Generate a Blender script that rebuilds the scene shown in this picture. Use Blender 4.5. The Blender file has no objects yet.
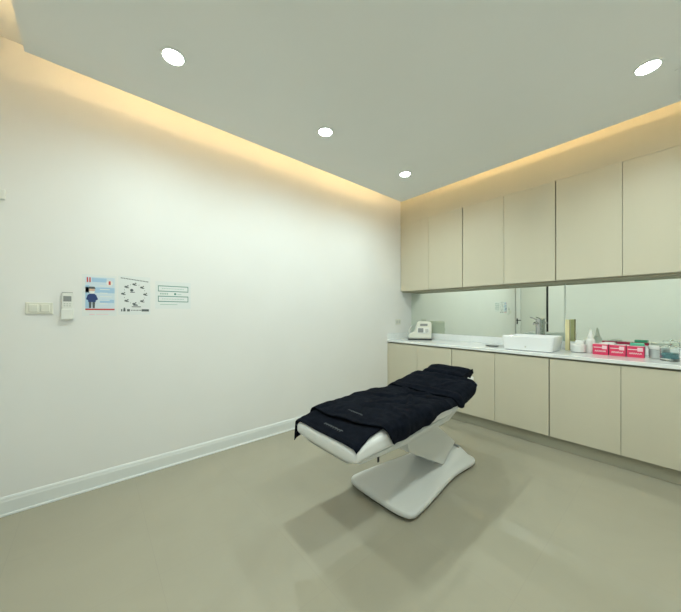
import bpy, bmesh, math, random
from mathutils import Vector, Matrix, noise
random.seed(7)
S = bpy.context.scene
COL = S.collection
PI = math.pi

# ------------------------------------------------------------------ helpers
def mat(name, color, rough=.5, metal=0., spec=.5, emit=None, estr=0., trans=0., ior=1.45, coat=0., sheen=0.):
    m = bpy.data.materials.new(name); m.use_nodes = True
    b = m.node_tree.nodes['Principled BSDF']
    b.inputs['Base Color'].default_value = (*color, 1)
    b.inputs['Roughness'].default_value = rough
    b.inputs['Metallic'].default_value = metal
    b.inputs['Specular IOR Level'].default_value = spec
    b.inputs['Transmission Weight'].default_value = trans
    b.inputs['IOR'].default_value = ior
    b.inputs['Coat Weight'].default_value = coat
    b.inputs['Sheen Weight'].default_value = sheen
    if emit:
        b.inputs['Emission Color'].default_value = (*emit, 1)
        b.inputs['Emission Strength'].default_value = estr
    return m

def noise_color(m, c1, c2, scale=4, detail=4, lo=.35, hi=.65, bump=0., bscale=None, stretch=(1, 1, 1)):
    nt = m.node_tree; N = nt.nodes; L = nt.links
    b = N['Principled BSDF']
    tc = N.new('ShaderNodeTexCoord'); mp = N.new('ShaderNodeMapping'); mp.inputs['Scale'].default_value = stretch
    geo = N.new('ShaderNodeNewGeometry')
    L.new(geo.outputs['Position'], mp.inputs['Vector'])
    nz = N.new('ShaderNodeTexNoise'); nz.inputs['Scale'].default_value = scale; nz.inputs['Detail'].default_value = detail
    L.new(mp.outputs[0], nz.inputs['Vector'])
    cr = N.new('ShaderNodeValToRGB')
    cr.color_ramp.elements[0].position = lo; cr.color_ramp.elements[0].color = (*c1, 1)
    cr.color_ramp.elements[1].position = hi; cr.color_ramp.elements[1].color = (*c2, 1)
    L.new(nz.outputs['Fac'], cr.inputs['Fac']); L.new(cr.outputs['Color'], b.inputs['Base Color'])
    if bump:
        n2 = N.new('ShaderNodeTexNoise'); n2.inputs['Scale'].default_value = bscale or scale*8; n2.inputs['Detail'].default_value = 3
        L.new(mp.outputs[0], n2.inputs['Vector'])
        bp = N.new('ShaderNodeBump'); bp.inputs['Strength'].default_value = bump; bp.inputs['Distance'].default_value = .002
        L.new(n2.outputs['Fac'], bp.inputs['Height']); L.new(bp.outputs['Normal'], b.inputs['Normal'])
    return m

def link(name, bm, m, parent=None, smooth=False, bevel=0., seg=2, label=None):
    me = bpy.data.meshes.new(name); bmesh.ops.recalc_face_normals(bm, faces=bm.faces[:]); bm.to_mesh(me); bm.free()
    o = bpy.data.objects.new(name, me); COL.objects.link(o)
    for mm in (m if isinstance(m, (list, tuple)) else [m]): me.materials.append(mm)
    if smooth:
        for p in me.polygons: p.use_smooth = True
    if bevel:
        md = o.modifiers.new('bevel', 'BEVEL'); md.width = bevel; md.segments = seg; md.limit_method = 'ANGLE'; md.angle_limit = math.radians(40)
    if parent: o.parent = parent
    if label: o['label'] = label
    return o

def thing(name, label, cat, loc=(0, 0, 0), rz=0, group=None):
    o = bpy.data.objects.new(name, None); COL.objects.link(o)
    o.location = loc; o.rotation_euler = (0, 0, rz); o.empty_display_size = .05
    o['label'] = label; o['category'] = cat
    if group: o['group'] = group
    return o
def tag(o, label, cat, group=None):
    o['label'] = label; o['category'] = cat
    if group: o['group'] = group
    return o
def structure(o): o['kind'] = 'structure'; return o

def bx(bm, x0, x1, y0, y1, z0, z1, mi=0):
    v = [bm.verts.new((x, y, z)) for z in (z0, z1) for y in (y0, y1) for x in (x0, x1)]
    for f in ((0, 1, 3, 2), (4, 5, 7, 6), (0, 1, 5, 4), (2, 3, 7, 6), (0, 2, 6, 4), (1, 3, 7, 5)):
        bm.faces.new([v[i] for i in f]).material_index = mi
    return v
def box(name, x0, x1, y0, y1, z0, z1, m, parent=None, bevel=0., label=None):
    bm = bmesh.new(); bx(bm, x0, x1, y0, y1, z0, z1)
    return link(name, bm, m, parent, bevel=bevel, label=label)

def lathe(name, prof, m, parent=None, n=40, loc=(0, 0, 0), sx=1, sy=1):
    bm = bmesh.new(); rings = []
    for r, z in prof:
        if r < 1e-5: rings.append([bm.verts.new((loc[0], loc[1], loc[2]+z))])
        else: rings.append([bm.verts.new((loc[0]+sx*r*math.cos(2*PI*i/n), loc[1]+sy*r*math.sin(2*PI*i/n), loc[2]+z)) for i in range(n)])
    for a, b in zip(rings, rings[1:]):
        for i in range(n):
            j = (i+1) % n
            if len(a) == 1 and len(b) == 1: continue
            if len(a) == 1: bm.faces.new((a[0], b[i], b[j]))
            elif len(b) == 1: bm.faces.new((a[i], a[j], b[0]))
            else: bm.faces.new((a[i], a[j], b[j], b[i]))
    o = link(name, bm, m, parent, smooth=True)
    md = o.modifiers.new('es', 'EDGE_SPLIT'); md.split_angle = math.radians(35)
    return o

def tube(name, pts, r, m, parent=None, n=16, radii=None):
    pts = [Vector(p) for p in pts]; bm = bmesh.new(); rings = []
    up = Vector((0, 0, 1))
    for i, p in enumerate(pts):
        d = (pts[min(i+1, len(pts)-1)]-pts[max(i-1, 0)]).normalized()
        a = d.cross(up if abs(d.dot(up)) < .95 else Vector((1, 0, 0))).normalized(); b = a.cross(d).normalized()
        rr = radii[i] if radii else r
        rings.append([bm.verts.new(p+a*rr*math.cos(2*PI*k/n)+b*rr*math.sin(2*PI*k/n)) for k in range(n)])
    for A, B in zip(rings, rings[1:]):
        for k in range(n): bm.faces.new((A[k], A[(k+1) % n], B[(k+1) % n], B[k]))
    bm.faces.new(rings[0]); bm.faces.new(rings[-1][::-1])
    o = link(name, bm, m, parent, smooth=True)
    md = o.modifiers.new('es', 'EDGE_SPLIT'); md.split_angle = math.radians(50)
    return o

def smoothpath(pts, n=8, closed=False):
    P = [Vector(p) for p in pts]; out = []; L = len(P)
    rng = range(L if closed else L-1)
    for i in rng:
        g = (lambda k: P[k % L]) if closed else (lambda k: P[max(0, min(L-1, k))])
        a, b, c, d = g(i-1), g(i), g(i+1), g(i+2)
        for k in range(n):
            t = k/n
            out.append(.5*((2*b)+(c-a)*t+(2*a-5*b+4*c-d)*t*t+(3*b-a-3*c+d)*t**3))
    if not closed: out.append(P[-1])
    return out

def lerp_tab(tab, t):
    if t <= tab[0][0]: return tab[0][1]
    for (a, va), (b, vb) in zip(tab, tab[1:]):
        if t <= b:
            u = (t-a)/(b-a); u = u*u*(3-2*u)*.5+u*.5
            return va+(vb-va)*u
    return tab[-1][1]

# ------------------------------------------------------------------ materials
M = {}
M['wall'] = noise_color(mat('wall_paint', (.8, .8, .8), .55, spec=.35), (.84, .84, .835), (.855, .855, .85), 2.2, bump=.05, bscale=120)
M['back'] = mat('door_paint', (.74, .74, .70), .45)
M['ceil'] = noise_color(mat('ceiling_paint', (.7, .7, .7), .8, spec=.2), (.85, .85, .82), (.865, .865, .835), 1.5, bump=.04, bscale=150)
M['base'] = mat('skirting_enamel', (.80, .83, .83), .3)
M['cab'] = noise_color(mat('beige_laminate', (.6, .55, .4), .42, spec=.4), (.620, .585, .468), (.638, .603, .484), 3, bump=.03, bscale=60, stretch=(1, 1, .15))
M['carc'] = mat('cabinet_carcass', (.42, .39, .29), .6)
M['kick'] = mat('shaded_plinth_laminate', (.40, .385, .30), .4)  # cabinet laminate darkened: toe-kick shade is put into the colour
M['marble'] = noise_color(mat('white_marble', (.8, .8, .8), .12, spec=.5), (.78, .81, .82), (.88, .90, .90), 5, 8, .3, .6)
M['mirror'] = mat('mirror_silver', (.80, .86, .79), .0, metal=1.)
M['ceramic'] = mat('glazed_ceramic', (.88, .90, .92), .08, coat=.5)
M['chrome'] = mat('chrome', (.50, .51, .51), .12, metal=1.)
M['plastic'] = mat('white_plastic', (.82, .83, .80), .3)
M['cream'] = mat('off_white_plastic', (.78, .78, .70), .35)
M['shell'] = mat('white_moulded_plastic', (.66, .67, .65), .28, coat=.15)
M['leather'] = noise_color(mat('white_upholstery', (.85, .85, .85), .35), (.74, .75, .75), (.77, .78, .78), 9, bump=.08, bscale=300)
M['grey'] = mat('grey_plastic', (.28, .29, .29), .35)
M['lgrey'] = mat('pale_grey_plastic', (.60, .61, .58), .4)
M['dark'] = mat('dark_plastic', (.02, .022, .022), .3)
M['rubber'] = mat('shadow_gap_rubber', (.015, .015, .014), .7)
M['metal'] = mat('brushed_steel', (.55, .55, .53), .3, metal=1.)
M['towel'] = noise_color(mat('black_terry', (.01, .012, .016), 1., spec=.04, sheen=.02), (.0028, .0042, .008), (.006, .008, .014), 30, 3, bump=.9, bscale=420)
M['stitch'] = mat('grey_embroidery', (.10, .11, .12), .8)
M['pink'] = mat('pink_card', (.72, .045, .13), .35)
M['purple'] = mat('plum_card', (.16, .02, .07), .4)
M['pinkpale'] = mat('pale_pink_print', (.90, .62, .68), .4)
M['white'] = mat('white_card', (.86, .86, .84), .5)
M['teal'] = mat('green_card', (.10, .50, .33), .4)
M['bluegel'] = mat('teal_gel', (.09, .32, .38), .3)
M['glass'] = mat('clear_glass', (.93, .97, .96), .03, trans=1., ior=1.45)
M['frost'] = mat('frosted_plastic', (.78, .82, .80), .3, trans=.35)
M['beige'] = mat('beige_card', (.78, .71, .42), .5)
M['beigedark'] = mat('shaded_beige', (.25, .19, .07), .5)
M['paper'] = mat('paper', (.80, .83, .84), .6)
M['pblue'] = mat('sky_print', (.40, .60, .80), .6)
M['pblue2'] = mat('pale_sky_print', (.66, .76, .86), .6)
M['navy'] = mat('navy_print', (.03, .06, .20), .6)
M['red'] = mat('red_print', (.60, .07, .07), .6)
M['ink'] = mat('black_print', (.10, .12, .13), .6)
M['green'] = mat('green_print', (.08, .25, .21), .6)
M['lgreen'] = mat('pale_green_print', (.35, .50, .46), .6)
M['skin'] = mat('skin_print', (.75, .50, .38), .6)
M['lamp'] = mat('led_lens', (1, 1, 1), .4, emit=(.92, 1., .93), estr=90)
M['led'] = mat('warm_led_tape', (1, .8, .5), .4, emit=(1., .69, .32), estr=30)

M['led2'] = mat('warm_led_profile', (1, .8, .5), .4, emit=(1., .69, .32), estr=75)
# polished floor tiles, 60 cm
def floor_mat():
    m = mat('polished_tile', (.5, .46, .38), .045, spec=.5); nt = m.node_tree; N = nt.nodes; L = nt.links; b = N['Principled BSDF']
    geo = N.new('ShaderNodeNewGeometry'); mp = N.new('ShaderNodeMapping'); mp.inputs['Location'].default_value = (.05, 1.896, 0)
    L.new(geo.outputs['Position'], mp.inputs['Vector'])
    br = N.new('ShaderNodeTexBrick'); br.offset = 0; br.squash = 1
    br.inputs['Scale'].default_value = 1; br.inputs['Brick Width'].default_value = .6; br.inputs['Row Height'].default_value = .6
    br.inputs['Mortar Size'].default_value = .0013; br.inputs['Mortar Smooth'].default_value = .4
    br.inputs['Color1'].default_value = (.366, .345, .270, 1); br.inputs['Color2'].default_value = (.372, .351, .276, 1); br.inputs['Mortar'].default_value = (.345, .322, .262, 1)
    L.new(mp.outputs[0], br.inputs['Vector'])
    nz = N.new('ShaderNodeTexNoise'); nz.inputs['Scale'].default_value = 2.2; nz.inputs['Detail'].default_value = 6; nz.inputs['Distortion'].default_value = .8
    L.new(geo.outputs['Position'], nz.inputs['Vector'])
    cr = N.new('ShaderNodeValToRGB'); cr.color_ramp.elements[0].color = (.965, .965, .965, 1); cr.color_ramp.elements[1].color = (1.02, 1.02, 1.015, 1)
    cr.color_ramp.elements[0].position = .3; cr.color_ramp.elements[1].position = .7
    L.new(nz.outputs['Fac'], cr.inputs['Fac'])
    mx = N.new('ShaderNodeMix'); mx.data_type = 'RGBA'; mx.blend_type = 'MULTIPLY'; mx.inputs[0].default_value = 1
    L.new(br.outputs['Color'], mx.inputs[6]); L.new(cr.outputs['Color'], mx.inputs[7]); L.new(mx.outputs[2], b.inputs['Base Color'])
    return m
M['floor'] = floor_mat()

# ------------------------------------------------------------------ room shell
W, D, H = 3.57, 4.62, 3.09       # width (x 0..W), depth (y -D..0), slab height
T = .12
structure(box('floor', -T, W+T, -D-T, T, -.1, 0, M['floor']))
structure(box('wall_left', -T, 0, -D, 0, 0, H, M['wall']))
structure(box('wall_cabinet', -T, W+T, 0, T, 0, H, M['wall']))
structure(box('wall_right', W, W+T, -D, 0, 0, H, M['wall']))
structure(box('wall_back', -T, W+T, -D-T, -D, 0, H, M['wall']))
structure(box('ceiling', -T, W+T, -D-T, T, H, H+.1, M['ceil']))
CX0, CX1, CY0, CY1, CZ = .33, 3.24, -4.254, -.697, 2.85
bm = bmesh.new()
bx(bm, CX0, CX1, CY0, CY1, CZ, CZ+.045)
bx(bm, CX0+.22, CX1-.22, CY0+.22, CY1-.55, CZ+.045, H)  # boxed-in plenum behind the cove
bx(bm, CX0+.12, CX1-.12, CY1-.018, CY1, CZ+.045, CZ+.086)      # unseen upstand lip, added to cut off the LED light on the fascia
o = structure(link('ceiling', bm, M['ceil'])); o.name = 'ceiling.001'

# skirting with a stepped profile (left wall, back wall, right wall)
def skirting(name, pts_fn, m=M['base']):
    prof = [(0, 0), (.020, 0), (.020, .009), (.012, .014), (.012, .088), (.0095, .098), (.0085, .108), (.004, .118), (0, .12)]
    bm = bmesh.new(); A = [bm.verts.new(pts_fn(0, d, z)) for d, z in prof]; B = [bm.verts.new(pts_fn(1, d, z)) for d, z in prof]
    n = len(prof)
    for i in range(n): bm.faces.new((A[i], A[(i+1) % n], B[(i+1) % n], B[i]))
    bm.faces.new(A); bm.faces.new(B[::-1])
    return structure(link(name, bm, m))
skirting('baseboard_left', lambda t, d, z: (d, -D if t == 0 else -.535, z))
skirting('baseboard_right', lambda t, d, z: (W-d, -D+.02 if t == 0 else -.535, z))
skirting('baseboard_back', lambda t, d, z: (1.09 if t == 0 else W-.02, -D+d, z))

# back-wall door seen in the mirror
dr = thing('door_1', '', ''); del dr['label']; del dr['category']; dr.location = (.02, -D, 0); structure(dr)
def pbox(name, x0, x1, y0, y1, z0, z1, m, p, bevel=0.):
    lx, ly, lz = p.location
    return box(name, x0-lx, x1-lx, y0-ly, y1-ly, z0-lz, z1-lz, m, p, bevel)
dlf = pbox('door_leaf', .135, .69, -D+.001, -D+.03, .005, 2.25, M['back'], dr, .002)
pbox('door_stile', .02, .13, -D+.001, -D+.045, .005, 2.25, M['wall'], dr, .002)
pbox('dark_gap', .692, .735, -D+.001, -D+.02, .005, 2.25, M['dark'], dr)  # black strip whose colour gives the darkness of the open door gap
pbox('door_frame', .738, 1.05, -D+.001, -D+.04, .005, 2.25, M['wall'], dr, .002)
pbox('head_frame', .02, 1.05, -D+.001, -D+.05, 2.252, 2.34, M['wall'], dr, .002)
bm = bmesh.new(); bx(bm, .018, .048, .046, .052, 1.02, 1.17); bx(bm, .024, .04, .052, .085, 1.115, 1.13); bx(bm, .024, .13, .075, .09, 1.112, 1.134)
dh = link('door_handle', bm, M['dark'], dlf, bevel=.003)

# ------------------------------------------------------------------ recessed downlights + warm LED cove
lights_xy = [(.86, -3.58), (.88, -2.443), (.86, -1.315), (2.71, -1.30), (2.71, -2.44), (2.71, -3.58)]
dl_labels = ['glowing round ceiling downlight nearest the left wall and the camera',
             'glowing round ceiling downlight, middle one of the row along the white wall',
             'small glowing ceiling downlight nearest the corner of the upper cupboards',
             'glowing round ceiling downlight at upper right, above the counter side',
             'round ceiling downlight whose glint shows in the polished floor at lower right',
             'round ceiling downlight behind the camera on the right-hand row']
for i, ((x, y), lb) in enumerate(zip(lights_xy, dl_labels)):
    t = thing('downlight', lb, 'ceiling light', (x, y, CZ), 0, 'recessed ceiling downlights')
    lathe('trim_ring', [(.054, -.001), (.056, -.006), (.066, -.006), (.071, -.001), (.071, .0), (.054, .0)], M['plastic'], t)
    lathe('lens', [(0, -.003), (.05, -.003), (.0535, -.001), (.0535, 0)], M['lamp'], t)
    ld = bpy.data.lights.new('downlight_beam', 'SPOT'); ld.energy = 80; ld.spot_size = math.radians(175); ld.spot_blend = .88; ld.shadow_soft_size = .05
    ld.color = (.86, 1., .935)
    lo = bpy.data.objects.new('downlight_beam', ld); COL.objects.link(lo); lo.parent = t; lo.location = (0, 0, -.012)
e = .075
for nm, (x0, x1, y0, y1), lb in (
        ('left', (CX0+e, CX0+e+.02, CY0+e, CY1-e), 'warm LED tape in the ceiling cove along the long white wall'),
        ('cab', (CX0+e+.03, CX1-e-.03, CY1-.456, CY1-.450), 'warm LED tape in the ceiling cove in front of the upper cupboards'),
        ('right', (CX1-e-.02, CX1-e, CY0+e, CY1-e), 'warm LED tape in the ceiling cove along the right-hand wall'),
        ('back', (CX0+e+.03, CX1-e-.03, CY0+e, CY0+e+.02), 'warm LED tape in the ceiling cove behind the camera')):
    o = box('led_strip', x0, x1, y0, y1, CZ+.046, CZ+(.066 if nm == 'cab' else .058), M['led2' if nm == 'cab' else 'led']); tag(o, lb, 'light strip', 'cove light strips')

# access panel in the ceiling, at the right edge of the photo
t = thing('access_panel', 'square ceiling access panel with a thin shadow gap at the upper right edge', 'panel', (2.995, -.96, CZ))
bm = bmesh.new()
for a, b_, c, d in ((-.175, .175, -.175, -.16), (-.175, .175, .16, .175), (-.175, -.16, -.16, .16), (.16, .175, -.16, .16)): bx(bm, a, b_, c, d, -.004, 0)
link('frame', bm, M['ceil'], t)
box('hatch', -.155, .155, -.155, .155, -.003, 0, M['ceil'], t)

# ------------------------------------------------------------------ cabinets
FU, FL = -.29, -.60      # door-front planes
ZU0, ZU1, ZUT = 1.647, 2.684, 3.089
spans = [(0, 1), (1, 2), (2, 3), (3, 3.5)]
names_u = ['beige two-door wall cupboard over the small machine, in the corner', 'beige two-door wall cupboard second from the corner, over the dark dish and tap',
           'beige two-door wall cupboard over the pink boxes', 'beige single-door wall cupboard against the right-hand wall']
names_l = ['beige two-door base cupboard in the corner, below the small machine', 'beige two-door base cupboard below the basin, behind the treatment bed head',
           'beige two-door base cupboard below the pink boxes', 'beige single-door base cupboard against the right-hand wall']
g = .0022
for (a, b_), lb in zip(spans, names_u):
    t = thing('wall_cabinet', lb, 'cupboard', ((a+b_)/2, 0, ZU0), 0, 'beige wall cupboards')
    lx = (a+b_)/2
    box('carcass', a-lx+.0005, b_-lx-.0005, FU+.045, -.001, -.015, ZU1-ZU0, M['carc'], t)
    n = round((b_-a)/.5)
    for k in range(n):
        x0 = a+.5*k-lx; big0 = g*(2 if k == 0 else .7); big1 = g*(2 if k == n-1 else .7)
        box('door', x0+big0, x0+.5-big1, FU, FU+.019, 0, ZU1-ZU0-.0006, M['cab'], t, .0012)
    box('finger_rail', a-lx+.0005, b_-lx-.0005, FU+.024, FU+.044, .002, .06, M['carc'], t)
for (a, b_), lb in zip(spans, names_l):
    a, b_ = a+.02, b_+.02; lx = (a+b_)/2
    t = thing('base_cabinet', lb, 'cupboard', (lx, 0, .118), 0, 'beige base cupboards')
    box('carcass', a-lx+.0005, b_-lx-.0005, FL+.045, -.001, 0, .764, M['carc'], t)
    n = round((b_-a)/.5)
    for k in range(n):
        x0 = a+.5*k-lx; big0 = g*(2 if k == 0 else .7); big1 = g*(2 if k == n-1 else .7)
        box('door', x0+big0, x0+.5-big1, FL, FL+.019, .004, .748, M['cab'], t, .0012)
o = box('cabinet_fascia', 0, W, FU, -.001, ZU1, ZUT, M['cab'], bevel=.001)
tag(o, 'long beige fascia panel above the wall cupboards, glowing warm under the cove', 'panel')
o = box('cabinet_filler', 3.502, W-.001, FU, -.002, ZU0, ZU1-.002, M['cab']); tag(o, 'narrow beige filler strip beside the wall cupboards at the right-hand wall', 'panel', 'filler strips')
o = box('cabinet_filler', .001, .0195, FL, -.002, .122, .866, M['cab']); tag(o, 'thin beige scribe strip between the base cupboards and the white wall', 'panel', 'filler strips')
o = box('cabinet_filler', 3.522, W-.001, FL, -.002, .122, .866, M['cab']); tag(o, 'narrow beige filler strip beside the base cupboards at the right-hand wall', 'panel', 'filler strips')
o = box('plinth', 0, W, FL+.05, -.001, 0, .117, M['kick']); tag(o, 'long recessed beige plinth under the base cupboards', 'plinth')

# countertop with upstands
CT = .915
ct = thing('countertop', 'long white marble worktop with a low upstand, running over the base cupboards', 'worktop', (0, 0, .884))
box('slab', 0, W, -.612, -.001, 0, .031, M['marble'], ct, .003)
o = box('upstand', .0145, W-.0145, -.016, -.001, CT, 1.002, M['marble'], bevel=.002); tag(o, 'long low white marble upstand below the mirror', 'upstand', 'marble upstands')
o = box('upstand', .0005, .014, -.605, -.001, CT, 1.002, M['marble'], bevel=.002); tag(o, 'short white marble upstand on the white wall, left end of the worktop', 'upstand', 'marble upstands')
o = box('upstand', W-.014, W-.0005, -.605, -.001, CT, 1.002, M['marble'], bevel=.002); tag(o, 'short white marble upstand on the right-hand wall', 'upstand', 'marble upstands')
# mirror splashback in two sheets
for a, b_, lb in ((.001, 2.021, 'long wall mirror from the corner to the tap, showing the posters'),
                  (2.025, W-.001, 'wall mirror behind the pink boxes and jars')):
    t = thing('wall_mirror', lb, 'mirror', ((a+b_)/2, 0, 1.003), 0, 'mirror splashback sheets')
    w = (b_-a)/2
    box('mirror_face', -w, w, -.006, -.004, 0, .627, M['mirror'], t)
    box('backing', -w, w, -.0038, -.001, 0, .627, M['lgreen'], t)

# ------------------------------------------------------------------ treatment bed
BX = 1.48
bed = thing('treatment_bed', 'white electric treatment bed with black towels, on a white moulded floor base', 'treatment bed', (BX, -2.0, 0))
def B(p): return (p[0]-BX, p[1]+2.0, p[2])
ZT = [(-2.93, .592), (-2.88, .612), (-2.78, .632), (-2.6, .648), (-2.4, .658), (-2.2, .664), (-2.05, .652), (-1.93, .646), (-1.84, .674), (-1.7, .702), (-1.6, .715), (-1.5, .721), (-1.42, .718)]
def ztop(y): return lerp_tab(ZT, y)
def loft(name, st, m, p, n=48, ex=5., cy=0):
    """st: stations (y, cx, halfwidth, z0, z1)"""
    bm = bmesh.new(); rings = []
    for (y, cx, hw, z0, z1) in st:
        zc, hz = (z0+z1)/2, (z1-z0)/2; r = []
        for i in range(n):
            a = 2*PI*i/n; c, s = math.cos(a), math.sin(a)
            q = (abs(c)**ex+abs(s)**ex)**(-1/ex)
            r.append(bm.verts.new(B((cx+hw*c*q, y, zc+hz*s*q))))
        rings.append(r)
    for A, C_ in zip(rings, rings[1:]):
        for i in range(n): bm.faces.new((A[i], A[(i+1) % n], C_[(i+1) % n], C_[i]))
    bm.faces.new(rings[0][::-1]); bm.faces.new(rings[-1])
    return link(name, bm, m, p, smooth=True)
def ends(y0, y1, hwf, z0f, z1f, r=.035, n=14, cx=BX):
    """stations with rounded ends"""
    st = []
    ks = [0, .12, .3, .6, 1.]
    for k in ks:
        c = math.sqrt(max(0, 1-(1-k)**2)); y = y0+r*k; ins = r*(1-c)
        st.append((y, cx, hwf(y)-ins, z0f(y)+ins*.7, z1f(y)-ins*.7))
    for i in range(1, n): 
        y = y0+r+(y1-y0-2*r)*i/n; st.append((y, cx, hwf(y), z0f(y), z1f(y)))
    for k in reversed(ks):
        c = math.sqrt(max(0, 1-(1-k)**2)); y = y1-r*k; ins = r*(1-c)
        st.append((y, cx, hwf(y)-ins, z0f(y)+ins*.7, z1f(y)-ins*.7))
    return st
zb = lambda y: lerp_tab([(-2.93, .515), (-2.6, .525), (-2.2, .545), (-1.95, .555), (-1.6, .63), (-1.42, .66)], y)
loft('leg_cushion', ends(-2.93, -2.205, lambda y: lerp_tab([(-2.93, .283), (-2.6, .29), (-2.2, .28)], y), zb, ztop, .022), M['leather'], bed)
loft('seat_cushion', ends(-2.20, -1.945, lambda y: .28, zb, ztop, .02, 6), M['leather'], bed)
loft('backrest', ends(-1.94, -1.42, lambda y: lerp_tab([(-1.94, .28), (-1.6, .262), (-1.48, .245), (-1.42, .225)], y), zb, ztop, .03, 10), M['leather'], bed)
loft('headrest', ends(-1.418, -1.20, lambda y: lerp_tab([(-1.42, .17), (-1.3, .175), (-1.2, .15)], y), lambda y: .655+.05*(y+1.42), lambda y: .702+.06*(y+1.42), .025, 6, cx=1.425), M['leather'], bed)
# hard shell beneath the upholstery
zs = lambda y: lerp_tab([(-2.88, .492), (-2.6, .488), (-2.2, .492), (-1.95, .50), (-1.6, .59), (-1.46, .635)], y)
loft('under_shell', ends(-2.90, -1.47, lambda y: lerp_tab([(-2.9, .255), (-2.5, .268), (-2.0, .255), (-1.47, .20)], y), zs, lambda y: zb(y)+.008, .05, 22), M['shell'], bed)
# stowed crank bracket beneath the leg cushion (small dark stub)
bm = bmesh.new(); bx(bm, .222, .230, -.70, -.685, .445, .50); link('bracket', bm, M['dark'], bed, bevel=.003)
# base plate
half = [(0, -.485), (.17, -.480), (.250, -.462), (.280, -.432), (.286, -.39), (.278, -.28), (.258, -.12), (.232, .06), (.218, .22), (.222, .38), (.228, .46), (.226, .52), (.205, .565), (.15, .588), (0, .595)]
hp = smoothpath([(a, b_, 0) for a, b_ in half], 6)
outl = [(p.x, p.y) for p in hp]+[(-p.x, p.y) for p in hp[-2:0:-1]]
def plate(name, sc, zlist, m):
    """zlist: (z, inset, hump?)"""
    bm = bmesh.new(); rings = []
    for z, ins in zlist:
        rings.append([bm.verts.new((x*(1-ins/.27), y*(1-ins/.55), z)) for x, y in outl])
    n = len(outl)
    for A, C_ in zip(rings, rings[1:]):
        for i in range(n): bm.faces.new((A[i], A[(i+1) % n], C_[(i+1) % n], C_[i]))
    bm.faces.new(rings[0][::-1]); bm.faces.new(rings[-1])
    return bm
def hump(x, y):
    r = max(0, min(1, (y-.0)/.42)); w = max(0, 1-(abs(x)/.225)**4)
    return .012*(1-(abs(x)/.3)**2) + .085*(r*r*(3-2*r))*w*max(0, min(1, (.595-y)/.10))**.6
def base_bm():
    bm = bmesh.new(); rings = []; n = len(outl)
    lv = [(.022, .006), (.028, .0), (.044, .0), (.054, .004), (.059, .012)]
    for z, ins in lv: rings.append([bm.verts.new((x*(1-ins/.27), y*(1-ins/.55), z)) for x, y in outl])
    for k in range(1, 15):
        f = 1-k/15
        rings.append([bm.verts.new((x*(1-.012/.27)*f, .1+(y*(1-.012/.55)-.1)*f, .059+hump(x*f, .1+(y-.1)*f)*min(1, (1-f)*6))) for x, y in outl])
    for A, C_ in zip(rings, rings[1:]):
        for i in range(n): bm.faces.new((A[i], A[(i+1) % n], C_[(i+1) % n], C_[i]))
    c = bm.verts.new((0, .1, .059+hump(0, .1)))
    for i in range(n): bm.faces.new((rings[-1][i], rings[-1][(i+1) % n], c))
    bm.faces.new(rings[0][::-1])
    return bm
bp = link('base_plate', base_bm(), M['shell'], bed, smooth=True); bp.location = (0, 0, 0)
o = link('shadow_gap_pad', plate('shadow_gap_pad', 1, [(0.0, .028), (.022, .022)], 0), M['rubber'], bp, label='black rubber pad under the base, its black giving the shadow gap')  # black of the pad paints the shadow gap below the base plate
# lift mechanism: inclined cover plate, rear pivot arm and telescopic actuator
def prism(name, prof, x0, x1, m, p, bevel=.004):
    bm = bmesh.new(); A = [bm.verts.new(B((x0, y, z))) for y, z in prof]; C_ = [bm.verts.new(B((x1, y, z))) for y, z in prof]; n = len(prof)
    for i in range(n): bm.faces.new((A[i], A[(i+1) % n], C_[(i+1) % n], C_[i]))
    bm.faces.new(A); bm.faces.new(C_[::-1])
    return link(name, bm, m, p, bevel=bevel)
prism('lift_cover', [(-2.28, .34), (-1.835, .105), (-1.645, .235), (-1.87, .40), (-2.02, .52), (-2.34, .52)], 1.338, 1.622, M['shell'], bed, .006)
prism('lift_arm', [(-1.86, .05), (-1.56, .05), (-1.60, .20), (-1.68, .26), (-1.84, .20)], 1.41, 1.55, M['shell'], bed, .01)
tube('pivot', [B((1.36, -1.545, .155)), B((1.60, -1.545, .155))], .012, M['grey'], bed)
prism('underframe', [(-2.60, .44), (-2.57, .42), (-1.75, .455), (-1.70, .50), (-1.72, .54), (-2.60, .49)], 1.36, 1.60, M['shell'], bed, .01)

# ------------------------------------------------------------------ towels
HW = .287
def drape(px, py, lift, hwx=None, yf=-2.935, rc=.028):
    """lay a flat cloth coordinate (px relative to bed centre, py) over the bed; past the edge it hangs down"""
    drop = 0; x, y = px, py; hwx = lerp_tab([(-1.94, .287), (-1.6, .262), (-1.48, .245), (-1.42, .225)], py)
    s = abs(px)
    if s > hwx-rc:
        a = (s-(hwx-rc)); arc = rc*PI/2
        if a < arc: th = a/rc; x = math.copysign(hwx-rc+(rc+lift)*math.sin(th), px); drop = (rc+lift)*(1-math.cos(th))
        else: x = math.copysign(hwx+lift, px); drop = rc+lift+(a-arc)
    fr = yf+rc
    if py < fr:
        a = fr-py; arc = rc*PI/2
        if a < arc: th = a/rc; y = fr-(rc+lift)*math.sin(th); drop += (rc+lift)*(1-math.cos(th))
        else: y = yf-lift; drop += rc+lift+(a-arc)
    return x, y, ztop(max(y, -2.90))+lift-drop
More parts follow.
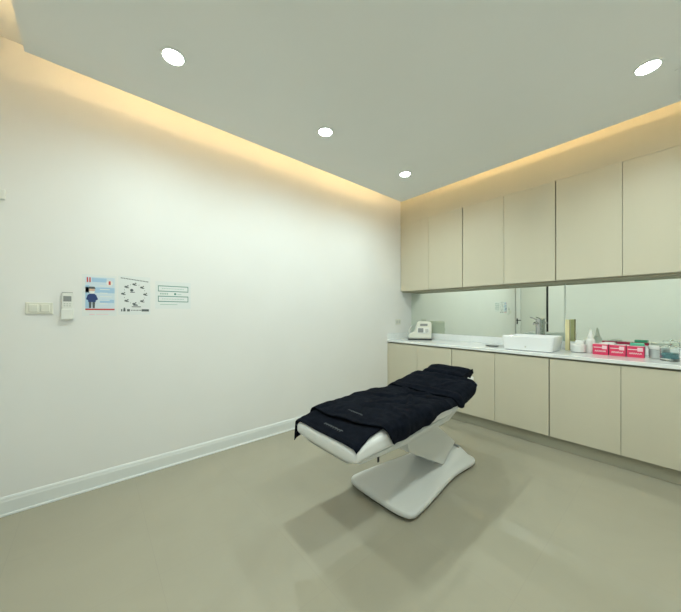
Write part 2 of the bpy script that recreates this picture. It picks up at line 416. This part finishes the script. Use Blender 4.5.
def towel(name, rows, lift, label, th=.008, amp=.004, seed=0, nu=90, nv=60, folds=(), hwx=None):
    """rows: list of (polyline of (x,y)) from front to back, resampled to a grid"""
    def samp(row, u):
        n = len(row)-1; k = min(int(u*n), n-1); t = u*n-k
        return (row[k][0]*(1-t)+row[k+1][0]*t, row[k][1]*(1-t)+row[k+1][1]*t)
    bm = bmesh.new(); V = []
    for j in range(nv+1):
        v = j/nv*(len(rows)-1); k = min(int(v), len(rows)-2); t = v-k; R_ = []
        for i in range(nu+1):
            u = i/nu; a = samp(rows[k], u); c = samp(rows[k+1], u)
            px, py = a[0]*(1-t)+c[0]*t, a[1]*(1-t)+c[1]*t
            q = Vector((px*3.2+seed, py*3.2, seed))
            px += .006*noise.noise(q*1.7); py += .008*noise.noise(q*1.3+Vector((5, 2, 1)))
            h = abs(noise.noise(Vector((px*5+seed*3, py*7, seed))))*amp*1.6+abs(noise.noise(Vector((px*14+py*9, py*13-px*4, seed+4))))*amp*.8
            for (fx, fy, ang, ln, wd, hh) in folds:
                dx, dy = px-fx, py-fy; c_, s_ = math.cos(ang), math.sin(ang)
                al, ac = dx*c_+dy*s_, -dx*s_+dy*c_
                h += hh*math.exp(-(ac/wd)**2)*math.exp(-(al/ln)**2)
            x, y, z = drape(px, py, lift+h, hwx)
            R_.append(bm.verts.new((x+BX, y, z)))
        V.append(R_)
    for j in range(nv):
        for i in range(nu): bm.faces.new((V[j][i], V[j][i+1], V[j+1][i+1], V[j+1][i]))
    o = link(name, bm, M['towel'], None, smooth=True)
    md = o.modifiers.new('solid', 'SOLIDIFY'); md.thickness = th; md.offset = 1
    md.use_rim = True
    tag(o, label, 'towel', 'black towels on the treatment bed')
    return o
t1 = towel('towel', [[(-.40, -2.93), (-.30, -2.925), (0, -2.925), (.288, -2.925)], [(-.37, -2.80), (-.28, -2.80), (0, -2.80), (.265, -2.80)], [(-.30, -2.62), (-.2, -2.62), (0, -2.62), (.245, -2.62)]],
           .003, 'black towel covering the very foot of the bed, lowest layer, with small grey embroidery', seed=1, amp=.002)
t2 = towel('towel', [[(-.30, -2.79), (-.1, -2.80), (.10, -2.77), (.28, -2.70), (.350, -2.655)], [(-.34, -2.5), (-.1, -2.52), (.1, -2.52), (.28, -2.5), (.345, -2.46)],
                     [(-.33, -2.3), (-.1, -2.3), (.1, -2.3), (.27, -2.32), (.337, -2.31)], [(-.32, -2.08), (-.1, -2.08), (.1, -2.08), (.25, -2.10), (.300, -2.17)], [(-.305, -1.93), (-.1, -1.93), (.1, -1.93), (.25, -1.925), (.290, -1.92)]],
           .016, 'large wrinkled black towel over the middle of the bed, with grey embroidery', th=.012, amp=.011, seed=5, nu=130, nv=130,
           folds=((.13, -2.25, 2.2, .18, .016, .022), (.04, -2.1, 1.2, .13, .014, .022), (-.1, -2.3, .4, .14, .020, .014), (.18, -2.48, 2.7, .12, .020, .016), (.18, -2.08, .3, .10, .016, .018), (-.05, -2.02, 2.6, .12, .015, .014), (.02, -2.42, 1.0, .10, .016, .012)))
t3 = towel('towel', [[(-.31, -1.968), (-.1, -1.965), (.1, -1.972), (.25, -1.955), (.298, -1.95)], [(-.31, -1.93), (-.1, -1.925), (.1, -1.93), (.25, -1.90), (.304, -1.89)], [(-.29, -1.75), (-.1, -1.75), (.1, -1.75), (.24, -1.74), (.296, -1.73)],
                     [(-.27, -1.60), (-.1, -1.585), (.1, -1.59), (.2, -1.59), (.262, -1.60)]],
           .030, 'black towel folded across the raised backrest, below the pillow', th=.014, amp=.007, seed=9, nu=90, nv=60,
           folds=((0, -1.915, 0.05, .4, .026, .020), (0, -1.61, 0.02, .4, .018, .010), (.12, -1.8, 1.0, .12, .016, .012), (-.12, -1.64, .1, .25, .02, .008), (-.05, -1.8, 2.4, .10, .016, .008)))
# embroidery: short stitched strokes standing on the nap
def embroid(parent, cx, cy, ang, n, w, h, lift):
    bm = bmesh.new()
    for k in range(n):
        dx = (k-(n-1)/2)*w*1.5
        for part in range(2):
            ox = dx+(part-.5)*w*.7; oy = random.uniform(-.1, .1)*h
            ll = h*random.choice((.7, 1.))/2; ww = w*.12
            pts = [(ox-ww, oy-ll), (ox+ww, oy-ll), (ox+ww, oy+ll), (ox-ww, oy+ll)]
            if part: pts = [(ox-w*.45, oy+ll-ww*2), (ox+w*.3, oy+ll-ww*2), (ox+w*.3, oy+ll), (ox-w*.45, oy+ll)]
            vs = []
            for (a, b_) in pts:
                X = cx+a*math.cos(ang)-b_*math.sin(ang); Y = cy+a*math.sin(ang)+b_*math.cos(ang)
                x, y, z = drape(X, Y, lift); vs.append((x+BX, y, z))
            top = [bm.verts.new((x, y, z+.0015)) for x, y, z in vs]; bot = [bm.verts.new((x, y, z-.010)) for x, y, z in vs]
            bm.faces.new(top); bm.faces.new(bot[::-1])
            for i in range(4): bm.faces.new((top[i], top[(i+1) % 4], bot[(i+1) % 4], bot[i]))
    return link('embroidery', bm, M['stitch'], parent)
embroid(t1, .02, -2.862, 0, 8, .014, .018, .0145)
embroid(t2, .0, -2.68, 0, 10, .011, .011, .036)
# pillow wrapped in a black towel
def pillow():
    bm = bmesh.new(); nu, nv = 48, 28; rings = []
    L, w, h = .385, .225, .092
    for i in range(nu+1):
        u = -1+2*i/nu; e_ = (1-abs(u)**8)**.35 if abs(u) < 1 else 0
        e_ = max(e_, .55)
        r = []
        for k in range(nv):
            a = 2*PI*k/nv; c, s = math.cos(a), math.sin(a); q = (abs(c)**3.2+abs(s)**3.2)**(-1/3.2)
            y, z = w/2*c*q*(.9+.1*e_), h/2*s*q*e_
            z += .004*noise.noise(Vector((u*3, y*14, s*2)))+ (.006*math.sin(y*60) if s > 0 else 0)
            r.append(bm.verts.new((u*L/2, y, z+h/2)))
        rings.append(r)
    for A, C_ in zip(rings, rings[1:]):
        for k in range(nv): bm.faces.new((A[k], A[(k+1) % nv], C_[(k+1) % nv], C_[k]))
    bm.faces.new(rings[0]); bm.faces.new(rings[-1][::-1])
    return bm
pl = thing('pillow', 'small black towel-wrapped pillow on the headrest of the treatment bed', 'pillow', (1.418, -1.415, .708))
p = link('pillow_body', pillow(), M['towel'], pl, smooth=True); p.rotation_euler = (math.radians(13), 0, 0)
# loose towel flap over the near end of the pillow
bm = bmesh.new(); V = []
for j in range(9):
    for i in range(13):
        yy = -.105+.21*i/12; a = j/8
        V.append(bm.verts.new((.199+.004*a+.004*math.sin(i*1.1), yy, .075-.052*a*(1+.25*math.sin(i*.9)))))
for j in range(8):
    for i in range(12): bm.faces.new((V[j*13+i], V[j*13+i+1], V[(j+1)*13+i+1], V[(j+1)*13+i]))
f_ = link('flap', bm, M['towel'], pl, smooth=True); f_.rotation_euler = (math.radians(11), 0, 0)
md = f_.modifiers.new('s', 'SOLIDIFY'); md.thickness = .005

# ------------------------------------------------------------------ things on the left wall (thin real objects on x = 0)
def wq(bm, y0, y1, z0, z1, x0, x1, mi=0): bx(bm, x0, x1, y0, y1, z0, z1, mi)
def poly_wall(bm, pts, x, mi=0, th=.0006):
    a = [bm.verts.new((x, y, z)) for y, z in pts]; b_ = [bm.verts.new((x+th, y, z)) for y, z in pts]; n = len(pts)
    bm.faces.new(a).material_index = mi; bm.faces.new(b_[::-1]).material_index = mi
    for i in range(n): bm.faces.new((a[i], a[(i+1) % n], b_[(i+1) % n], b_[i])).material_index = mi
def circ(cy, cz, r, n=16, sy=1, sz=1): return [(cy+r*sy*math.cos(2*PI*i/n), cz+r*sz*math.sin(2*PI*i/n)) for i in range(n)]
# local frame: y from poster centre, z from poster bottom
t = thing('light_switch', 'cream double rocker switch plate, leftmost item on the white wall', 'switch', (0, -4.224, 1.302))
pt = box('plate', .0, .009, -.066, .066, 0, .078, M['cream'], t, .003)
for k in (-1, 1):
    box('rocker', .009, .014, k*.028-.022, k*.028+.022, .014, .064, M['cream'], pt, .002)
t = thing('remote_control', 'white air conditioner remote standing in its wall holder beside the switch', 'remote', (0, -4.085, 1.262))
box('holder', 0, .026, -.034, .034, 0, .075, M['plastic'], t, .004)
hs = box('handset', .004, .022, -.029, .029, .008, .190, M['plastic'], t, .005, label='white handset')
box('screen', .022, .0232, -.021, .021, .128, .166, M['grey'], hs, .001)
bm = bmesh.new()
for r in range(2):
    for c in range(3): wq(bm, -.019+c*.014, -.010+c*.014, .108-r*.014, .115-r*.014, .022, .0238)
link('buttons', bm, M['lgrey'], hs)
box('top_edge', .004, .0225, -.028, .028, .190, .193, M['grey'], hs)

def poster(label, cy, z0, w, h):
    t = thing('poster', label, 'poster', (0, cy, z0), 0, 'notices taped on the white wall')
    box('sheet', .0003, .0012, -w/2, w/2, 0, h, M['paper'], t); return t
# poster 1: blue notice with a masked figure
P1 = poster('light blue paper notice with a dark blue standing figure, nearest the remote', -3.908, 1.285, .20, .31)
box('blue_panel', .0012, .0016, -.082, .088, .045, .292, M['pblue2'], P1)
bm = bmesh.new()
for a, b_, c, d in ((-.082, .088, .175, .215), (-.045, .04, .255, .285), (.0, .085, .10, .125), (-.082, -.06, .055, .23)): wq(bm, a, b_, c, d, .0016, .0019)
link('blue_bands', bm, M['pblue'], P1)
bm = bmesh.new(); mi = 0
X = .0019
poly_wall(bm, circ(-.045, .193, .017, 18, 1, 1.15), X, 2)                       # face
poly_wall(bm, [(-.062, .186), (-.028, .186), (-.032, .172), (-.045, .168), (-.058, .172)], X+.0006, 3)   # mask
poly_wall(bm, [(-.066, .203), (-.024, .203), (-.030, .219), (-.060, .219)], X+.0006, 0)   # cap
poly_wall(bm, [(-.060, .166), (-.030, .166), (-.020, .155), (-.024, .105), (-.066, .105), (-.070, .155)], X, 1)   # shirt
poly_wall(bm, [(-.070, .155), (-.078, .125), (-.062, .115), (-.060, .13)], X+.0003, 1)
poly_wall(bm, [(-.020, .155), (-.010, .125), (-.026, .115), (-.028, .13)], X+.0003, 1)
poly_wall(bm, [(-.063, .105), (-.047, .105), (-.049, .060), (-.061, .060)], X, 0)
poly_wall(bm, [(-.043, .105), (-.027, .105), (-.029, .060), (-.041, .060)], X, 0)
link('printed_figure', bm, [M['ink'], M['navy'], M['skin'], M['white']], P1)
def mark(name, p, m, *rects):
    for q in rects: b_ = bmesh.new(); wq(b_, *q); link(name, b_, m, p)
mark('red_rule', P1, M['red'], (-.082, .088, .045, .056, .0019, .0022))
mark('caption', P1, M['pinkpale'], (-.06, -.03, .010, .016, .0012, .0016), (-.02, .05, .012, .016, .0012, .0016))
bm = bmesh.new(); poly_wall(bm, circ(.058, .252, .020, 16), .0017); ld_ = link('logo_disc', bm, M['white'], P1)
mark('logo_mark', ld_, M['red'], (.052, .064, .238, .266, .0023, .0026))
mark('title_mark', P1, M['red'], (-.074, -.066, .252, .288, .0019, .0022), (-.060, -.052, .252, .288, .0019, .0022))
bm = bmesh.new()
for k in range(6):
    z = .225-.027*k; wq(bm, .0, .07-.012*(k % 3), z, z+.006, .0019, .0022)
link('printed_lines', bm, M['paper'], P1)
# poster 2: ring of icons
P2 = poster('white paper notice with a ring of small black icons, middle of three', -3.692, 1.295, .21, .305)
bm = bmesh.new()
for k in range(18): wq(bm, -.09+k*.0102, -.083+k*.0102, .285-(.0012*k), .292-(.0012*k), .0012, .0016)
for k in range(8):
    a = PI/2+2*PI*k/8; cy, cz = .072*math.cos(a), .165+.078*math.sin(a)
    poly_wall(bm, circ(cy-.006, cz, .009, 10, 1.2, .8), .0012); wq(bm, cy-.004, cy+.013, cz-.010, cz-.004, .0012, .0017)
    wq(bm, cy+.002, cy+.010, cz+.004, cz+.013, .0012, .0017)
    a2 = a+PI/8; wq(bm, .072*math.cos(a2)-.002, .072*math.cos(a2)+.002, .165+.078*math.sin(a2)-.002, .165+.078*math.sin(a2)+.003, .0012, .0016)
poly_wall(bm, circ(-.020, .195, .011, 12), .0012); wq(bm, -.03, .0, .176, .182, .0012, .0016)
wq(bm, -.02, .04, .060, .066, .0012, .0016); wq(bm, -.01, .02, .072, .080, .0012, .0016)
for (a, b_) in ((-.088, -.080), (-.074, -.060), (-.05, -.032), (.045, .095)): wq(bm, a, b_, .026, .044, .0012, .0017)
for k in range(7): wq(bm, -.025+k*.010, -.018+k*.010, .032, .038, .0012, .0016)
poly_wall(bm, circ(-.067, .050, .006, 10), .0012)
link('printed_icons', bm, M['ink'], P2)
# poster 3: two green-outlined boxes
P3 = poster('white paper notice with two dark green outlined boxes, nearest the bed', -3.418, 1.345, .27, .23)
bm = bmesh.new()
for z0, z1 in ((.145, .195), (.058, .108)):
    for a in ((-.115, .115, z0, z0+.006), (-.115, .115, z1-.006, z1), (-.115, -.110, z0, z1), (.110, .115, z0, z1)): wq(bm, *a, .0012, .0017)
link('printed_boxes', bm, M['green'], P3)
for z0 in (.168, .080):
    bm = bmesh.new()
    for k in range(14): wq(bm, -.085+k*.012, -.077+k*.012, z0, z0+.005, .0012, .0016)
    link('printed_text', bm, M['lgreen'], P3)
bm = bmesh.new()
for k in range(4): wq(bm, -.10+k*.016, -.090+k*.016, .120, .133, .0012, .0016)
link('printed_text', bm, M['lgreen'], P3)
bm = bmesh.new(); poly_wall(bm, circ(.012, .127, .009, 12), .0012); link('printed_dot', bm, M['green'], P3)
mark('printed_rule', P3, M['lgreen'], (.03, .06, .122, .126, .0012, .0016), (-.10, .03, .034, .038, .0012, .0016))
# small sensor at the left edge of the picture
t = thing('wall_sensor', 'small white sensor box high on the white wall, cut by the left edge', 'sensor', (0, -4.43, 2.035))
box('housing', 0, .03, -.06, .055, 0, .065, M['plastic'], t, .006); box('lens', .03, .034, -.03, .01, .02, .042, M['grey'], t, .002)
# socket above the upstand in the corner
t = thing('wall_socket', 'white double wall socket above the upstand in the corner, left of the machine', 'socket', (0, -.355, 1.135))
pt = box('plate', 0, .009, -.06, .06, 0, .078, M['cream'], t, .002)
for k in (-1, 1): box('socket_face', .009, .012, k*.028-.02, k*.028+.02, .016, .062, M['lgrey'], pt, .001)

# ------------------------------------------------------------------ counter objects
# machine
mc = thing('beauty_machine', 'small white beauty machine with sloped grey screen, in the corner of the worktop', 'machine', (.30, -.215, CT), math.radians(38))
def xprism(name, prof, x0, x1, m, p, bevel=.01):
    bm = bmesh.new(); A = [bm.verts.new((x0, y, z)) for y, z in prof]; C_ = [bm.verts.new((x1, y, z)) for y, z in prof]; n = len(prof)
    for i in range(n): bm.faces.new((A[i], A[(i+1) % n], C_[(i+1) % n], C_[i]))
    bm.faces.new(A); bm.faces.new(C_[::-1])
    return link(name, bm, m, p, bevel=bevel)
box('foot_tray', -.175, .165, -.125, .115, 0, .016, M['dark'], mc, .004)
def yprism(name, prof, y0, y1, m, p, bevel=.01):
    bm = bmesh.new(); A = [bm.verts.new((x, y0, z)) for x, z in prof]; C_ = [bm.verts.new((x, y1, z)) for x, z in prof]; n = len(prof)
    for i in range(n): bm.faces.new((A[i], A[(i+1) % n], C_[(i+1) % n], C_[i]))
    bm.faces.new(A); bm.faces.new(C_[::-1])
    return link(name, bm, m, p, bevel=bevel)
mb = yprism('body', [(-.165, .016), (.16, .016), (.165, .24), (.145, .27), (-.005, .27), (-.035, .25), (-.075, .12), (-.165, .075)], -.10, .11, M['cream'], mc, .014)
box('bezel', -.04, .13, -.108, -.1, .095, .185, M['plastic'], mb, .003)
box('screen', -.03, .045, -.112, -.108, .11, .172, M['grey'], mb, .002)
box('knob', .07, .115, -.122, -.108, .115, .165, M['lgrey'], mb, .006)
box('display', .0, .105, -.104, -.1, .205, .238, M['grey'], mb, .003)
tube('hand_piece', smoothpath([(-.15, -.02, .080), (-.155, .0, .12), (-.13, .03, .17), (-.11, .05, .20)], 5), .012, M['lgrey'], mc)
# dark dish
ds = thing('shallow_dish', 'shallow dark grey oval dish lying alone on the white worktop', 'dish', (1.395, -.345, CT), math.radians(10))
lathe('bowl', [(0, .0), (.055, .0), (.085, .012), (.088, .014), (.084, .014), (.052, .004), (0, .003)], M['grey'], ds, sx=1, sy=.62)
tube('handle', [(.08, 0, .012), (.125, .004, .013)], .005, M['metal'], ds)
# basin
bs = thing('washbasin', 'white rectangular ceramic basin standing on the worktop', 'basin', (1.80, -.335, CT))
bm = bmesh.new()
def rrect(hx, hy, r, z, n=6):
    out = []
    for cx, cy, a0 in ((hx-r, hy-r, 0), (-hx+r, hy-r, PI/2), (-hx+r, -hy+r, PI), (hx-r, -hy+r, 3*PI/2)):
        for k in range(n+1): a = a0+PI/2*k/n; out.append(bm.verts.new((cx+r*math.cos(a), cy+r*math.sin(a), z)))
    return out
rs = [rrect(.205, .17, .03, 0), rrect(.222, .187, .035, .008), rrect(.237, .198, .035, .14), rrect(.236, .197, .035, .148), rrect(.232, .193, .033, .152), rrect(.226, .187, .03, .150), rrect(.222, .183, .03, .144), rrect(.20, .16, .045, .045), rrect(.16, .12, .05, .028), rrect(.03, .03, .02, .022)]
for a, b_ in zip(rs, rs[1:]):
    n = len(a)
    for i in range(n): bm.faces.new((a[i], a[(i+1) % n], b_[(i+1) % n], b_[i]))
bm.faces.new(rs[0][::-1]); bm.faces.new(rs[-1])
bo = o = link('bowl', bm, M['ceramic'], bs, smooth=True); md = o.modifiers.new('es', 'EDGE_SPLIT'); md.split_angle = math.radians(60)
lathe('waste', [(0, .026), (.024, .026), (.028, .023), (.028, .0225)], M['chrome'], bo)
bm = bmesh.new(); bx(bm, -.012, .002, -.1975, -.186, .035, .052); link('overflow_cap', bm, M['lgrey'], bo, bevel=.003)
# tap
tp = thing('tap', 'tall chrome mixer tap behind the basin, reaching over it', 'tap', (1.79, -.085, CT))
lathe('escutcheon', [(0, 0), (.032, 0), (.032, .006), (.026, .010), (0, .010)], M['chrome'], tp)
cl = lathe('column', [(.025, .010), (.025, .32), (.023, .33), (0, .332)], M['chrome'], tp)
tube('spout', smoothpath([(0, -.012, .275), (0, -.06, .285), (0, -.12, .283), (0, -.15, .272)], 5), .012, M['chrome'], cl)
tube('lever', [(-.015, -.01, .315), (-.04, -.02, .333), (-.075, -.03, .345)], .006, M['chrome'], cl, radii=[.008, .006, .005])
# tall beige carton
tc = thing('tall_carton', 'tall narrow beige carton standing upright between the basin and the white tub', 'carton', (2.067, -.125, CT), math.radians(5))
box('carton_body', -.019, .017, -.018, .018, 0, .325, M['beige'], tc, .002)
box('shaded_side', .017, .0195, -.018, .018, .0, .325, M['beigedark'], tc)  # shade on the carton's side, put in as a dark brown strip
# white tub with folded tissue
tb = thing('white_tub', 'low white lidded tub standing left of the white nozzle bottle', 'tub', (2.178, -.245, CT))
lathe('tub_body', [(0, .004), (.050, .004), (.056, .010), (.058, .060), (.054, .062), (0, .062)], M['plastic'], tb)
lathe('foot_ring', [(0, 0), (.056, 0), (.056, .0045), (0, .0045)], M['grey'], tb)
lathe('lid', [(0, .0622), (.061, .0622), (.061, .078), (.055, .084), (0, .086)], M['white'], tb)
box('tissue_stack', -.02, .045, -.03, .04, .086, .122, M['white'], tb, .006)
# nozzle bottle
bt = thing('nozzle_bottle', 'white plastic squeeze bottle with a pointed nozzle, left of the pink boxes', 'bottle', (2.262, -.195, CT))
lathe('bottle_body', [(0, 0), (.034, 0), (.038, .005), (.038, .105), (.037, .108), (.038, .112), (.037, .128), (.026, .142), (.018, .148), (0, .149)], M['plastic'], bt)
lathe('nozzle', [(0, .148), (.022, .148), (.021, .165), (.014, .185), (.010, .215), (.006, .236), (0, .237)], M['plastic'], bt)
# three pink boxes
def pink_box(label, x, y, rz, top=True):
    t = thing('pink_box', label, 'box', (x, y, CT), rz, 'pink boxes in a row')
    box('carton', -.055, .055, -.045, .045, 0, .098, M['pink'], t, .002)
    box('lid_panel', -.054, .054, -.044, .044, .0982, .100, M['pinkpale'], t)
    bm = bmesh.new()
    for k in range(6):      # script-like flourish, white on pink
        x0 = -.04+k*.0135
        pts = [(x0, .030+.004*(k % 2)), (x0+.006, .044), (x0+.012, .030), (x0+.012, .025), (x0+.006, .036), (x0, .025)]
        a = [bm.verts.new((px, -.0452, pz)) for px, pz in pts]; b_ = [bm.verts.new((px, -.0462, pz)) for px, pz in pts]
        bm.faces.new(a); bm.faces.new(b_[::-1])
        for i in range(6): bm.faces.new((a[i], a[(i+1) % 6], b_[(i+1) % 6], b_[i]))
    bx(bm, -.048, .035, -.0462, -.0452, .066, .072)
    link('printed_script', bm, M['white'], t)
    box('printed_patch', .012, .046, -.0463, -.0451, .055, .088, M['pinkpale'], t)
    box('end_panel', .055, .0566, -.044, .044, .001, .097, M['purple'], t)
    return t
pink_box('pink printed carton next to the white nozzle bottle', 2.350, -.255, 0)
pink_box('pink printed carton in the middle of the row of three', 2.4668, -.255, 0)
pink_box('pink printed carton beside the clear jar, under the green packet', 2.5836, -.255, 0)
# green packet on the third box
gp = thing('green_packet', 'small green packet lying on top of the right-hand pink carton', 'packet', (2.590, -.232, CT+.1006), math.radians(6))
xprism('wrapper', [(-.03, 0), (.03, 0), (.034, .012), (.028, .024), (-.028, .024), (-.034, .012)], -.045, .045, M['teal'], gp, .003)
box('seal_strip', -.0475, -.045, -.028, .028, .009, .014, M['navy'], gp)
wp = thing('white_packet', 'folded white tissue lying on top of the middle pink carton', 'packet', (2.40, -.25, CT+.1002), math.radians(-4))
box('folded_sheet', -.06, .05, -.035, .035, 0, .012, M['white'], wp, .004)
box('upper_fold', -.03, .045, -.03, .03, .012, .019, M['white'], wp, .003)
# clear tub with white lid
cj = thing('clear_jar', 'wide clear plastic jar with a flat white lid, right of the pink cartons', 'jar', (2.722, -.225, CT))
lathe('jar_body', [(0, 0), (.056, 0), (.062, .006), (.062, .073), (.056, .080), (.0535, .080), (.0585, .072), (.0585, .008), (0, .005)], M['frost'], cj)
lathe('lid', [(0, .0805), (.066, .0805), (.067, .084), (.067, .104), (.062, .108), (0, .109)], M['white'], cj)
# glass jar with blue contents
bj = thing('glass_jar', 'clear glass jar holding teal cotton, farthest right on the worktop', 'jar', (2.785, -.35, CT))
lathe('jar_body', [(0, 0), (.050, 0), (.055, .005), (.056, .10), (.052, .108), (.0495, .108), (.0525, .10), (.0525, .022), (0, .018)], M['glass'], bj)
lathe('contents', [(0, .0185), (.0515, .0225), (.0515, .058), (.045, .066), (.02, .063), (0, .068)], M['bluegel'], bj)
lathe('lid', [(0, .1085), (.057, .1085), (.058, .112), (.056, .121), (.02, .127), (.012, .131), (.012, .140), (0, .143)], M['glass'], bj)

# ------------------------------------------------------------------ camera, world, view
w = bpy.data.worlds.new('world'); S.world = w; w.use_nodes = True
w.node_tree.nodes['Background'].inputs[0].default_value = (.02, .02, .02, 1)
w.node_tree.nodes['Background'].inputs[1].default_value = .2
cam = bpy.data.cameras.new('camera'); co = bpy.data.objects.new('camera', cam); COL.objects.link(co)
co.location = (2.84, -3.948, 1.306); co.rotation_euler = (PI/2, 0, math.radians(49.5))
cam.sensor_width = 36; cam.lens = 290/681*36; cam.shift_y = 7.3/681; cam.clip_start = .01
S.camera = co
vs = S.view_settings; vs.view_transform = 'Standard'; vs.look = 'None'; vs.exposure = -.66; vs.gamma = 1; vs.use_curve_mapping = False
